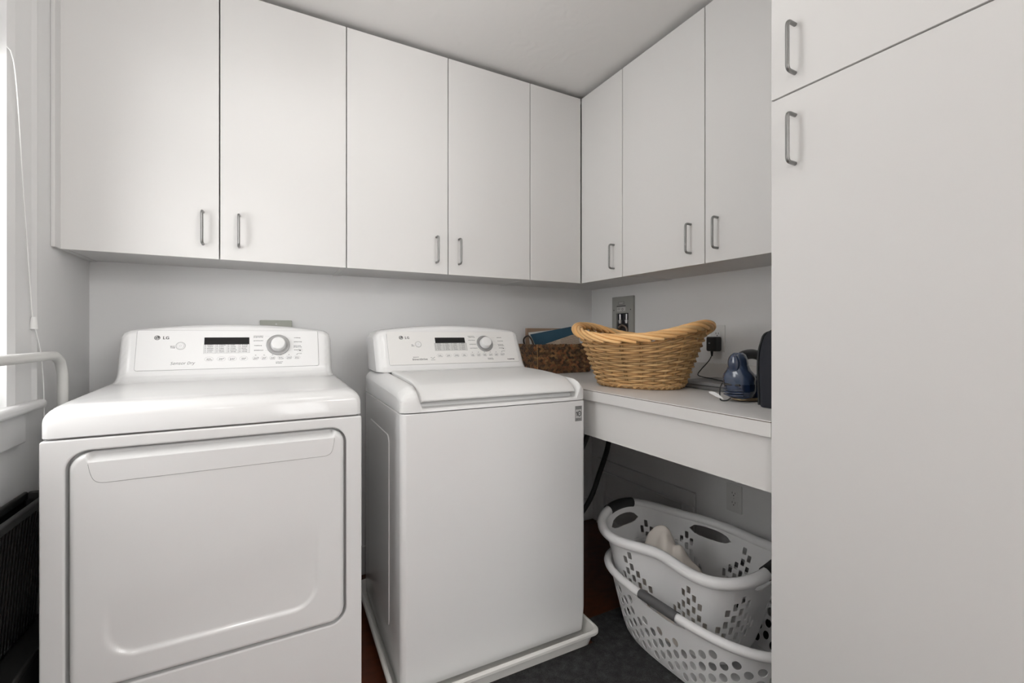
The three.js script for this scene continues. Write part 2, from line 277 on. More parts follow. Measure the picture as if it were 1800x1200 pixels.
// ---------------------------------------------------------------- printed control panels
function strokes(c, x, y, w, h, lines, grey = '#8b8b8b') {           // print too fine to read
  c.fillStyle = grey; for (let l = 0; l < lines; l++) { let q = x + (rnd() * 0.1) * w; const e = x + w * (0.8 + 0.2 * rnd()), yy = y + l * h * 1.5; while (q < e) { const k = h * (0.5 + 0.9 * rnd()); c.fillRect(q, yy + h * 0.15 * rnd(), k, h * (0.7 + 0.3 * rnd())); q += k + h * 0.35; } }
}
function controlTexture(washer) {
  const w = 1600, h = 424, cv = document.createElement('canvas'); cv.width = w; cv.height = h; const c = cv.getContext('2d');
  c.fillStyle = washer ? '#ebeae8' : '#eeeeee'; c.fillRect(0, 0, w, h);
  const X = (k) => k * w, Y = (k) => k * h;
  // emblem and brand
  c.fillStyle = '#5a5a5a'; c.beginPath(); c.arc(X(0.098), Y(0.19), 24, 0, 7); c.fill();
  c.strokeStyle = '#e4e4e4'; c.lineWidth = 4; c.beginPath(); c.arc(X(0.098), Y(0.19), 16, 0.0, 4.7); c.stroke(); c.beginPath(); c.moveTo(X(0.098), Y(0.16)); c.lineTo(X(0.098), Y(0.22)); c.lineTo(X(0.098) + 9, Y(0.22)); c.stroke(); c.fillStyle = '#e4e4e4'; c.fillRect(X(0.098) - 10, Y(0.16), 5, 5);
  c.fillStyle = '#5a5a5a'; c.font = 'bold 44px sans-serif'; c.textBaseline = 'alphabetic'; c.fillText('LG', X(0.124), Y(0.19) + 16);
  strokes(c, X(0.165), Y(0.40), 30, 10, 2, '#777');
  if (washer) { strokes(c, X(0.163), Y(0.775), 80, 9, 1, '#777'); c.fillStyle = '#555'; c.font = 'bold 32px sans-serif'; c.fillText('DirectDrive', X(0.16), Y(0.88)); c.strokeStyle = '#777'; c.lineWidth = 4; c.beginPath(); c.moveTo(X(0.293), Y(0.80)); c.lineTo(X(0.31), Y(0.84)); c.lineTo(X(0.325), Y(0.79)); c.moveTo(X(0.293), Y(0.88)); c.lineTo(X(0.325), Y(0.88)); c.stroke(); }
  else { c.fillStyle = '#555'; c.font = 'italic 40px sans-serif'; c.fillText('Sensor Dry', X(0.168), Y(0.875)); }
  // table of settings under the display
  const tx = X(0.335), tw = X(0.25), ty = Y(0.365), th = Y(0.24);
  c.fillStyle = washer ? '#cfcfcd' : '#e2e2e2'; c.fillRect(tx, ty, tw, th); c.strokeStyle = '#bdbdbd'; c.lineWidth = 3; c.strokeRect(tx, ty, tw, th);
  for (let k = 0; k < 4; k++) { c.strokeRect(tx + k * tw / 4, ty, tw / 4, th); for (let r = 0; r < 5; r++) { c.fillStyle = '#777'; c.fillRect(tx + k * tw / 4 + 8, ty + 7 + r * 19, 10, 6); strokes(c, tx + k * tw / 4 + 28, ty + 6 + r * 19, 50, 8, 1, '#777'); } }
  // labels round the dial
  for (let r = 0; r < 4; r++) { strokes(c, X(0.605), Y(0.14 + r * 0.13), 100, 10, r === 0 ? 2 : 1, '#888'); strokes(c, X(0.845), Y(0.19 + r * 0.115), 75, 10, r === 2 ? 2 : 1, '#888'); c.fillStyle = '#c8c8c8'; c.fillRect(X(0.675), Y(0.155 + r * 0.13), 40, 2); c.fillRect(X(0.80), Y(0.205 + r * 0.115), 40, 2); }
  c.strokeStyle = '#c4c4c4'; c.lineWidth = 2.5;
  const oval = (x, y, a, b) => { c.beginPath(); c.ellipse(X(x), Y(y), a, b, 0, 0, 7); c.stroke(); };
  for (const x of [0.365, 0.43, 0.49, 0.553]) { oval(x, 0.755, 36, 26); strokes(c, X(x) - 22, Y(0.735), 44, 9, 2, '#888'); }
  for (let k = 0; k < 6; k++) { const x = 0.62 + k * 0.049; oval(x, 0.755, 30, 22); strokes(c, X(x) - 20, Y(0.735), 40, 9, 2, '#888'); c.fillStyle = '#8a8a8a'; c.fillRect(X(x) - 6, Y(0.665), 12, 6); }
  oval(0.885, 0.56, 26, 24); c.fillStyle = '#666'; c.fillRect(X(0.885) - 9, Y(0.555), 18, 9); strokes(c, X(0.865), Y(0.64), 60, 8, 1, '#999');
  strokes(c, X(0.735), Y(0.86), 70, 9, 2, '#888'); if (washer) strokes(c, X(0.895), Y(0.90), 110, 14, 1, '#444');
  const t = new THREE.CanvasTexture(cv); t.colorSpace = THREE.SRGBColorSpace; t.anisotropy = 8; return t;
}
// machine console: swept profile, panel, display, dial and power button; local front plane z=0
function consoleOn(t, p) {
  const { hw, base, y0, z0, y1, z1, yTop, zBack, arch, blend, washer } = p, end = 0.034;
  const k = (z1 - z0) / (y1 - y0), zAt = (y) => z0 + (y - y0) * k, prof = [];
  const stations = 60, np = 34;
  const at = (u, v) => {
    const s = Math.sin((u - 0.5) * Math.PI), x = hw * (0.35 * s + 0.65 * (2 * u - 1)), q = clamp((Math.abs(x) - (hw - end)) / end), set = end * (1 - Math.sqrt(1 - q * q));
    const top = yTop - arch * (x / hw) ** 2 - set * 0.75, zf = zAt(top - 0.02), a = v * 4;
    let y, z;
    if (a < 1) { const b = a; const A = [blend - set * 0.5, base - 0.0005], B = [z0 + 0.014, base + 0.003], C = [z0, y0]; z = (1 - b) ** 2 * A[0] + 2 * b * (1 - b) * B[0] + b * b * C[0]; y = (1 - b) ** 2 * A[1] + 2 * b * (1 - b) * B[1] + b * b * C[1]; }
    else if (a < 2) { y = y0 + (top - 0.02 - y0) * (a - 1); z = zAt(y); }
    else if (a < 3) { const b = (a - 2) * Math.PI / 2; y = top - 0.02 + 0.02 * Math.sin(b); z = zf - 0.03 * (1 - Math.cos(b)); }
    else { y = top; z = zf - 0.03 + (zBack - zf + 0.03) * (a - 3); }
    return [x, y, z - set];
  };
  const main = toCreasedNormals(grid(stations, np, at), 0.9);
  const ends = [0, 1].map((u) => { const pos = [], c = [u ? hw : -hw, base, zBack]; for (let j = 0; j < np; j++) { const a = at(u, j / np), b = at(u, (j + 1) / np); u ? pos.push(...c, ...a, ...b) : pos.push(...c, ...b, ...a); } const g = new THREE.BufferGeometry(); g.setAttribute('position', new THREE.Float32BufferAttribute(pos, 3)); g.computeVertexNormals(); return g; });
  const back = grid(stations, 1, (u, v) => { const a = at(u, 1); return [a[0], v ? base - 0.03 : a[1], zBack]; });
  part('console', [main, ...ends, back], matEnamel, t);
  const tilt = Math.atan2(-k, 1), pw = p.pw, ph = p.ph, cy = y0 + p.pb + ph / 2 * Math.cos(tilt);
  const holder = new THREE.Matrix4().makeTranslation(p.px ?? 0, cy, zAt(cy)).multiply(new THREE.Matrix4().makeRotationX(-tilt));
  const face = extrude(rrShape(-pw / 2, pw / 2, -ph / 2, ph / 2, 0.006), 0.0024, 0.0006, 1);
  const uv = face.attributes.uv, fp = face.attributes.position; for (let i = 0; i < uv.count; i++) uv.setXY(i, fp.getX(i) / pw + 0.5, fp.getY(i) / ph + 0.5);
  const panel = part('control_panel', face.applyMatrix4(holder), M(1, 1, 1, 0.25, { map: controlTexture(washer) }), t);
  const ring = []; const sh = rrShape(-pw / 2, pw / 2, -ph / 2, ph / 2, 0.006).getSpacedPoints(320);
  part('panel_gap_shade', tube(sh.map((q) => [q.x, q.y, 0.0004]).slice(0, -1), 0.0008, 640, 5, true).applyMatrix4(holder), M(0.25, 0.25, 0.25, 0.7), panel);  // dark grey tube stands in for shade in the gap round the panel
  const L = (u, v, z = 0) => [(u - 0.5) * pw, (v - 0.5) * ph, z];
  part('display', box(-0.0655, 0.0655, -0.0125, 0.0125, 0, 0.0008).translate(...L(0.46, 0.72, 0.0024)).applyMatrix4(holder), M(0.008, 0.008, 0.009, 0.12), panel);
  part('power_button', [new THREE.CylinderGeometry(0.0085, 0.0095, 0.002, 28).rotateX(Math.PI / 2).translate(...L(0.216, 0.60, 0.0034)).applyMatrix4(holder)], matKnob, panel);
  part('button_ring', [new THREE.TorusGeometry(0.0125, 0.0011, 8, 36).translate(...L(0.216, 0.60, 0.0026)), new THREE.TorusGeometry(0.0034, 0.0005, 6, 24, 5).rotateZ(2.2).translate(...L(0.216, 0.60, 0.0046)), box(-0.0004, 0.0004, 0, 0.004, 0, 0.0005).translate(...L(0.216, 0.60, 0.0044))].map((g) => g.applyMatrix4(holder)), matSilver, panel);
  const d = L(p.dial ?? 0.752, 0.60);
  const lathe = (pts) => new THREE.LatheGeometry(pts.map(([r, y]) => new THREE.Vector2(r, y)), 48).rotateX(Math.PI / 2).translate(d[0], d[1], 0.0024);
  part('dial_ring', lathe([[0.0375, 0], [0.0375, 0.003], [0.0355, 0.0045], [0.029, 0.0045], [0.027, 0.003], [0.0, 0.003]]).applyMatrix4(holder), M(0.36, 0.36, 0.36, 0.35, { metalness: 0.5 }), panel);
  part('dial_knob', lathe([[0.0250, 0.003], [0.0250, 0.008], [0.0225, 0.024], [0.021, 0.0265], [0.018, 0.028], [0, 0.0285]]).applyMatrix4(holder), matKnob, panel);
}

// ---------------------------------------------------------------- dryer
{
  const t = thing('dryer', 'white front loading dryer with a wide rectangular door below the window side', 'dryer', [-0.102, 0, -1.37]);
  t.userData.label = 'white clothes dryer with a wide flat front door, left of the washing machine';
  const hw = 0.343, D = 0.70, dx0 = -0.294, dx1 = 0.294, dy0 = 0.28, dy1 = 0.828;
  const fr = rrShape(-hw, hw, 0.02, 0.8615, 0.006); fr.holes.push(rrShape(dx0 - 0.006, dx1 + 0.006, dy0 - 0.006, dy1 + 0.006, 0.044, THREE.Path));
  part('body', [extrude(fr, 0.03, 0.004, 3).translate(0, 0, -0.03), box(-hw, hw, 0.02, 0.8615, -D, -0.0302, 0.004)], matEnamel, t);
  for (const [x, z] of [[-0.29, -0.06], [0.29, -0.06], [-0.29, -0.64], [0.29, -0.64]]) part('foot', new THREE.CylinderGeometry(0.02, 0.025, 0.021, 16).translate(x, 0.0105, z), matDark, t);
  const slope = (z) => 0.020 * clamp(-z / 0.45), loops = [], e = 0.036;
  for (const [i, y] of [[0.003, 0.8645], [0, 0.867], [0, 0.901]]) loops.push(rloop(-hw + i, hw - i, -D + i, -i, 0.02, y));
  for (let k = 1; k <= 7; k++) { const a = k / 7 * Math.PI / 2, i = e * (1 - Math.cos(a)), u = Math.sin(a); loops.push(rloop(-hw + i, hw - i, -D + i, -i * 1.15, 0.02 + i * 0.6, (x, z) => 0.901 + e * u + slope(z) * u)); }
  const nx = 12; for (const k of [0.15, 0.4]) loops.push(rloop(-hw + e + k * 0.5 * hw, hw - e - k * 0.5 * hw, -D + e + k * 0.3, -e * 1.15 - k * 0.3, 0.03, (x, z) => 0.901 + e + slope(z)));
  part('top_cover', loft(loops), matEnamel, t);
  // door: relief of the pressed front
  const dw = dx1 - dx0, dh = dy1 - dy0, R = 0.038, sdr = (x, y, cx, cy, hx, hy, r) => { const qx = Math.abs(x - cx) - hx + r, qy = Math.abs(y - cy) - hy + r; return Math.hypot(Math.max(qx, 0), Math.max(qy, 0)) + Math.min(Math.max(qx, qy), 0) - r; };
  const cx = (dx0 + dx1) / 2, cy = (dy0 + dy1) / 2, roll = 0.012;
  const clampIn = (x, y) => { const ix = clamp(x, dx0 + R, dx1 - R), iy = clamp(y, dy0 + R, dy1 - R), ax = x - ix, ay = y - iy, l = Math.hypot(ax, ay); return (ax && ay && l > R) ? [ix + ax / l * R, iy + ay / l * R] : [x, y]; };
  const spread = (q, n, len) => { const u = q / n; return u < 0.12 ? u / 0.12 * 0.05 : u > 0.88 ? 1 - (1 - u) / 0.12 * 0.05 : 0.05 + (u - 0.12) / 0.76 * 0.9; };
  const N1 = 170, N2 = 190, zr = (x, y) => {
    const d = -sdr(x, y, cx, cy, dw / 2, dh / 2, R); let z = 0.003;
    if (d < roll) { const q = 1 - Math.max(d, 0) / roll; z -= roll * (1 - Math.sqrt(1 - q * q * 0.98)); }
    const inner = -sdr(x, y, -0.003, 0.345 + 0.4, 0.225, 0.4, 0.06);
    z -= 0.0055 * smooth(-0.006, 0.006, inner) * (1 - smooth(0.42, 0.58, y + 0.10 * (1 - (x + 0.23) / 0.46) - 0.02));
    const m = smooth(-0.262, -0.250, x) * (1 - smooth(0.258, 0.27, x));
    if (y > 0.807) z -= 0.022 * clamp((y - 0.807) / 0.015) * m;
    return z;
  };
  const dg = grid(N1, N2, (u, v, i, j) => { const [x, y] = clampIn(dx0 + dw * spread(i, N1), dy0 + dh * spread(j, N2)); return [x, y, zr(x, y)]; });
  const edge = rrShape(dx0, dx1, dy0, dy1, R).getPoints(8).slice(0, -1);
  const skirt = loft([edge.map((p) => V(p.x, p.y, -0.027)), edge.map((p) => V(p.x, p.y, zr(p.x, p.y) + 0.0003))].reverse(), false, false);
  const dr = part('door', [dg, skirt], matEnamel, t);
  const hs = new THREE.Shape(); hs.moveTo(-0.26, 0.8065); hs.lineTo(0.268, 0.8065); hs.quadraticCurveTo(0.264, 0.770, 0.258, 0.764); hs.quadraticCurveTo(0.252, 0.757, 0.236, 0.757); hs.lineTo(-0.226, 0.757); hs.quadraticCurveTo(-0.243, 0.757, -0.248, 0.764); hs.quadraticCurveTo(-0.256, 0.772, -0.26, 0.8065);
  part('door_handle', extrude(hs, 0.0012, 0.0004, 1).translate(0, 0, 0.003), matEnamel, dr);
  const hp = hs.getSpacedPoints(300).filter((q) => q.y < 0.8063); part('handle_gap_shade', tube(hp.map((q) => [q.x, q.y, 0.0032]), 0.0007, 500, 5), M(0.2, 0.2, 0.2, 0.7), dr);  // dark tube along the handle outline imitates a shaded gap
  consoleOn(t, { hw: 0.314, base: 0.9510, y0: 0.979, z0: -0.430, y1: 1.117, z1: -0.475, yTop: 1.134, zBack: -0.66, arch: 0.024, blend: -0.365, pw: 0.532, ph: 0.134, pb: 0.005 });
}

// ---------------------------------------------------------------- washing machine
{
  const t = thing('washing_machine', 'white top loading washing machine with a lid, standing in a shallow pan', 'washing machine', [0.678, 0, -1.315], -0.022);
  const hw = 0.334, D = 0.64, loops = [];
  for (const [i, y, f] of [[0.004, 0.026, 0.012], [0.002, 0.031, 0.008], [0, 0.075, 0.004], [0, 0.115, 0], [0, 0.8585, 0], [0.003, 0.8615, 0.003]]) loops.push(rloop(-hw + i, hw - i, -D + i, -f, 0.022, y, 8));
  part('body', loft(loops, true, true, 0.35), matEnamel, t);
  part('side_panel', [extrude(rrShape(-0.52, -0.16, 0.14, 0.77, 0.03), 0.006, 0.003, 3).rotateY(-Math.PI / 2).translate(-hw + 0.003, 0, 0).scale(1, 1, 1)], matEnamel, t);
  for (const [x, z] of [[-0.28, -0.07], [0.28, -0.07], [-0.28, -0.57], [0.28, -0.57]]) part('foot', new THREE.CylinderGeometry(0.02, 0.024, 0.016, 16).translate(x, 0.0195, z), matDark, t);
  // top cover with a scoop in front of the lid
  const lx0 = -0.272, lx1 = 0.296, yt = 0.944, NX = 90, NP = 40;
  const prof = (inn, v) => {                                          // v along the profile from the front seam to the back
    const A = [[0, 0.8645], [0, 0.905], [-0.008, 0.924], [-0.030, 0.936], [-0.09, yt], [-0.42, 0.955], [-0.60, 0.955]];
    const B = [[0, 0.8645], [0, 0.8680], [-0.005, 0.8730], [-0.036, 0.8765], [-0.062, 0.912], [-0.42, 0.938], [-0.60, 0.938]];
    const ca = new THREE.SplineCurve(A.map((p) => new THREE.Vector2(...p))), s = v * 6, i = Math.min(5, Math.floor(s)), f = s - i;
    const ip = (P) => [P[i][0] + (P[i + 1][0] - P[i][0]) * f, P[i][1] + (P[i + 1][1] - P[i][1]) * f];
    const a = i >= 1 && i <= 3 ? ca.getPoint(v).toArray() : ip(A), b = ip(B); return [a[0] + (b[0] - a[0]) * inn, a[1] + (b[1] - a[1]) * inn];
  };
  const top = (u, v) => {
    const e = 0.045; let x, a = 0; const w = 0.07;
    if (u < w) a = (1 - u / w) * Math.PI / 2; else if (u > 1 - w) a = (1 - (1 - u) / w) * Math.PI / 2;
    if (u < w) x = -hw + e - e * Math.sin(a); else if (u > 1 - w) x = hw - e + e * Math.sin(a); else x = -hw + e + (u - w) / (1 - 2 * w) * 2 * (hw - e);
    const inn = smooth(lx0 - 0.016, lx0 + 0.006, x) * (1 - smooth(lx1 - 0.006, lx1 + 0.016, x)), [z, y] = prof(inn, v), c = 1 - Math.cos(a);
    return [x, Math.max(0.8645, y - 0.036 * c * smooth(0.895, 0.93, y) - 0.0 * c), z - 0.020 * c * (1 - smooth(-0.2, -0.05, -0.02 - 0) * 0)];
  };
  const tg = grid(NX, NP, top), sides = [0, 1].map((u) => grid(NP, 1, (a, b) => { const q = top(u, a); return [q[0], b ? q[1] : 0.8645, q[2]]; }));
  part('top_cover', [toCreasedNormals(tg, 0.8), ...sides, box(-hw + 0.001, hw - 0.001, 0.8645, 0.8665, -0.6, -0.022)], matEnamelSoft, t);
  // lid
  const lp = [[-0.415, 0.9585], [-0.25, 0.9555], [-0.13, 0.9490], [-0.075, 0.9400], [-0.035, 0.9215], [-0.014, 0.9040], [-0.0115, 0.8960], [-0.017, 0.8930], [-0.028, 0.8930], [-0.05, 0.9090], [-0.085, 0.9260], [-0.415, 0.9390]];
  const lc = new THREE.CatmullRomCurve3(lp.slice(0, 9).map(([z, y]) => V(0, y, z)), false, 'catmullrom', 0.4).getPoints(60).concat(lp.slice(9).map(([z, y]) => V(0, y, z)));
  const ls = [];
  for (let k = 0; k <= 44; k++) { const u = k / 44, x = lx0 + (lx1 - lx0) * (u < 0.1 ? u / 0.1 * 0.02 : u > 0.9 ? 1 - (1 - u) / 0.1 * 0.02 : 0.02 + (u - 0.1) / 0.8 * 0.96), d = Math.min(x - lx0, lx1 - x), q = clamp(1 - d / 0.010), s = 0.007 * (1 - Math.sqrt(1 - q * q)); ls.push(lc.map((p) => V(x, p.y - s * (p.y > 0.91 || p.z > -0.03 ? 1 : 0) * 0.8, p.z - s * smooth(-0.06, -0.02, p.z)))); }
  part('lid', loft(ls, true, true, 0.6), matEnamelSoft, t);
  part('hinge_line', [box(-0.24, 0.27, 0.9575, 0.9592, -0.383, -0.381)], M(0.55, 0.55, 0.55, 0.5), t);
  consoleOn(t, { washer: true, hw: 0.322, base: 0.955, y0: 0.975, z0: -0.432, y1: 1.109, z1: -0.500, yTop: 1.137, zBack: -0.63, arch: 0.026, blend: -0.405, pw: 0.566, ph: 0.146, pb: 0.004, px: 0.008, dial: 0.735 });
  // sticker
  const cv = document.createElement('canvas'); cv.width = 200; cv.height = 380; const c = cv.getContext('2d'); c.fillStyle = '#8f8f8f'; c.fillRect(0, 0, 200, 380); c.fillStyle = '#b9b9b9'; c.fillRect(12, 90, 176, 210);
  strokes(c, 14, 20, 170, 22, 2, '#4a4a4a'); strokes(c, 14, 315, 165, 18, 2, '#4a4a4a'); c.fillStyle = '#2c2c2c'; c.font = 'bold 150px sans-serif'; c.fillText('1', 14, 250);
  c.strokeStyle = '#2c2c2c'; c.lineWidth = 20; c.beginPath(); c.ellipse(130, 196, 42, 60, 0, 0, 7); c.stroke(); c.lineWidth = 7; c.beginPath(); c.moveTo(112, 196); c.lineTo(148, 196); c.moveTo(130, 176); c.lineTo(130, 216); c.stroke(); c.strokeStyle = '#555'; c.lineWidth = 8; c.strokeRect(4, 4, 192, 372);
  const tx = new THREE.CanvasTexture(cv); tx.colorSpace = THREE.SRGBColorSpace;
  const sg = new THREE.PlaneGeometry(0.029, 0.054).translate(0.300, 0.816, 0.0006); part('sticker', sg, M(1, 1, 1, 0.4, { map: tx }), t).userData.label = 'small grey warranty sticker printed 10';
}
{ // drain pan
  const t = thing('drain_pan', 'shallow off white plastic drain pan under the washing machine', 'pan', [0.680, 0, -1.615], -0.022);
  const a = 0.36, b = 0.362, L = (i, y, r = 0.03) => rloop(-a + i, a - i, -b + i, b - i, r, y, 6);
  part('tray', loft([L(0.028, 0.0015, 0.02), L(0.024, 0.004), L(0.012, 0.046), L(0.002, 0.047), L(0, 0.050), L(0, 0.058), L(0.003, 0.062), L(0.008, 0.0635), L(0.0125, 0.060), L(0.0135, 0.05), L(0.022, 0.013), L(0.036, 0.0115)], true, true, 0.6), matPan, t);
}

// ---------------------------------------------------------------- mat on the floor
{
  const s = new THREE.Shape(); [[0.36, -1.284], [1.020, -1.2695], [1.020, -1.385], [1.685, -1.385], [1.685, -0.66], [1.02, -0.66], [1.02, 0.7], [0.36, 0.7]].forEach(([x, z], i) => i ? s.lineTo(x, -z) : s.moveTo(x, -z));
  const g = new THREE.ExtrudeGeometry(s, { depth: 0.007, bevelEnabled: false }).rotateX(-Math.PI / 2).translate(0, 0.0005, 0);
  const uv = g.attributes.uv, p = g.attributes.position; for (let i = 0; i < uv.count; i++) uv.setXY(i, p.getX(i) * 2.6, p.getZ(i) * 2.6);
  const m = part('floor_mat', g, M(1, 1, 1, 0.97, { map: carpetTex, bumpMap: carpetBump, bumpScale: 0.004 }), scene);
  m.userData = { label: 'dark grey carpet mat on the floor in front of the washing machine pan', category: 'mat' };
}

// ---------------------------------------------------------------- wall fittings
function outlet(label, at, turn, mat, w = 0.070, h = 0.115) {
  const t = thing('wall_outlet', label, 'outlet', at, turn);
  part('cover_plate', extrude(rrShape(-w / 2, w / 2, -h / 2, h / 2, 0.004), 0.005, 0.0018), mat, t);
  for (const y of [-0.0195, 0.0195]) {
    const s = part('socket', extrude(rrShape(-0.0165, 0.0165, y - 0.0135, y + 0.0135, 0.009), 0.002, 0.0006).translate(0, 0, 0.0045), mat, t);
    part('slots', [box(-0.0075, -0.0055, y - 0.001, y + 0.007, 0.0062, 0.0068), box(0.0055, 0.0075, y - 0.001, y + 0.006, 0.0062, 0.0068), new THREE.CylinderGeometry(0.0024, 0.0024, 0.0006, 12).rotateX(Math.PI / 2).translate(0, y - 0.007, 0.0065)], matDark, s);
  }
  part('screw', new THREE.CylinderGeometry(0.0025, 0.0025, 0.001, 12).rotateX(Math.PI / 2).translate(0, 0, 0.0054), matSilver, t);
  return t;
}
outlet('white wall outlet above the counter with a black adapter plugged in', [XR, 1.081, -1.286], -Math.PI / 2, matPlateWhite);
outlet('white wall outlet low under the counter behind the laundry basket', [XR, 0.419, -1.208], -Math.PI / 2, matPlateWhite);
{
  const t = thing('wall_plate', 'greenish grey blank wall plate peeking over the dryer console', 'wall plate', [0.030, 1.10, ZB]);
  part('cover_plate', extrude(rrShape(-0.06, 0.06, -0.058, 0.058, 0.004), 0.012, 0.002), matPlateBeige, t);
  part('screw', new THREE.CylinderGeometry(0.003, 0.003, 0.001, 12).rotateX(Math.PI / 2).translate(0, 0.042, 0.0122), matSilver, t);
}
{ // valve box
  const t = thing('valve_box', 'grey metal wall box with a black plate for its shaded recess above the wicker basket', 'valve box', [XR, 1.165, -1.868], -Math.PI / 2);
  const w = 0.082, s = rrShape(-w, w, -0.14, 0.139, 0.003); s.holes.push(rrShape(-0.050, 0.046, -0.11, 0.048, 0.002, THREE.Path));
  part('frame', extrude(s, 0.014, 0.0015), matPlateGrey, t);
  part('back', box(-0.052, 0.048, -0.112, 0.05, 0.0005, 0.002), M(0.03, 0.03, 0.035, 0.5), t);  // black plate stands in for the shade inside a recess
  part('slot', box(-0.044, 0.026, 0.0855, 0.0895, 0.0138, 0.0146), matDark, t);
  const cv = document.createElement('canvas'); cv.width = 256; cv.height = 90; const c = cv.getContext('2d'); c.fillStyle = '#c9c9c6'; c.fillRect(0, 0, 256, 90); strokes(c, 10, 12, 100, 9, 4, '#8a8a8a'); c.strokeStyle = '#333'; c.lineWidth = 9; c.beginPath(); c.arc(165, 46, 22, 0, 7); c.stroke();
  const tx = new THREE.CanvasTexture(cv); tx.colorSpace = THREE.SRGBColorSpace;
  part('label_plate', new THREE.PlaneGeometry(0.066, 0.022).translate(-0.008, 0.070, 0.0144), M(1, 1, 1, 0.5, { map: tx }), t);
  const cv2 = document.createElement('canvas'); cv2.width = 200; cv2.height = 70; const d = cv2.getContext('2d'); d.fillStyle = '#8d8d88'; d.fillRect(0, 0, 200, 70); strokes(d, 20, 14, 160, 9, 3, '#e0e0e0'); const tx2 = new THREE.CanvasTexture(cv2); tx2.colorSpace = THREE.SRGBColorSpace;
  part('label_plate', new THREE.PlaneGeometry(0.05, 0.017).translate(-0.008, 0.103, 0.0144), M(1, 1, 1, 0.5, { map: tx2 }), t);
  for (const x of [-0.067, 0.064]) part('screw', new THREE.CylinderGeometry(0.003, 0.003, 0.0012, 10).rotateX(Math.PI / 2).translate(x, 0.066, 0.0145), matDark, t);
  for (const x of [-0.018, 0.032]) part('valve', [new THREE.CylinderGeometry(0.006, 0.006, 0.03, 14).translate(x, 0.028, 0.012), new THREE.CylinderGeometry(0.011, 0.009, 0.018, 14).translate(x, 0.002, 0.012)], M(0.6, 0.6, 0.62, 0.3, { metalness: 0.8 }), t);
  part('pipe', tube([[-0.03, -0.03, 0.01], [0, -0.018, 0.014], [0.03, -0.035, 0.01], [0.03, -0.1, 0.008]], 0.007, 24, 8), M(0.22, 0.17, 0.14, 0.4, { metalness: 0.5 }), t);
}
{ // framed access panel low on the right wall
  const z0 = -2.085, z1 = -1.397, y1 = 0.383, t = thing('access_panel', 'framed grey access panel low on the wall under the counter', 'panel', [XR, 0, (z0 + z1) / 2], -Math.PI / 2);
  const hw = (z1 - z0) / 2, fw = 0.062;
  for (const [a, b, c, d] of [[-hw, hw, y1 - fw, y1], [-hw, hw, 0, 0.05]]) part('frame_rail', box(a, b, c, d, 0.0005, 0.018, 0.004), matTrim, t);
  for (const [a, b] of [[-hw, -hw + fw], [hw - fw, hw]]) part('frame_stile', box(a, b, 0.05, y1 - fw, 0.0005, 0.018, 0.004), matTrim, t);
  part('bead', [box(-hw + fw, hw - fw, y1 - fw - 0.010, y1 - fw, 0.0005, 0.025, 0.004), box(-hw + fw, -hw + fw + 0.01, 0.05, y1 - fw, 0.0005, 0.025, 0.004), box(hw - fw - 0.01, hw - fw, 0.05, y1 - fw, 0.0005, 0.025, 0.004)], matTrim, t);
  for (const [a, b] of [[0.052, 0.1735], [0.1765, y1 - fw - 0.014]]) part('board', box(-hw + fw + 0.014, hw - fw - 0.014, a, b, 0.0005, 0.011, 0.001), matTrim, t);
}

// ---------------------------------------------------------------- hoses beside the washing machine
const hose = (label, pts, r) => { const m = part('drain_hose', [tube(pts, r, 60, 10), capAt(pts[0], r), capAt(pts[pts.length - 1], r)], matDark, scene); m.userData = { label, category: 'hose' }; };
hose('black rubber hose curving down from under the counter beside the washing machine', [[1.285, 0.84, -1.50], [1.295, 0.72, -1.51], [1.295, 0.62, -1.52], [1.285, 0.50, -1.56], [1.255, 0.36, -1.60], [1.19, 0.22, -1.66], [1.13, 0.08, -1.74], [1.10, 0.012, -1.80]], 0.011);
hose('short visible end of a black hose tight against the washing machine corner', [[1.115, 0.845, -1.40], [1.105, 0.74, -1.405], [1.092, 0.66, -1.43], [1.085, 0.45, -1.55], [1.085, 0.2, -1.65], [1.085, 0.012, -1.70]], 0.010);

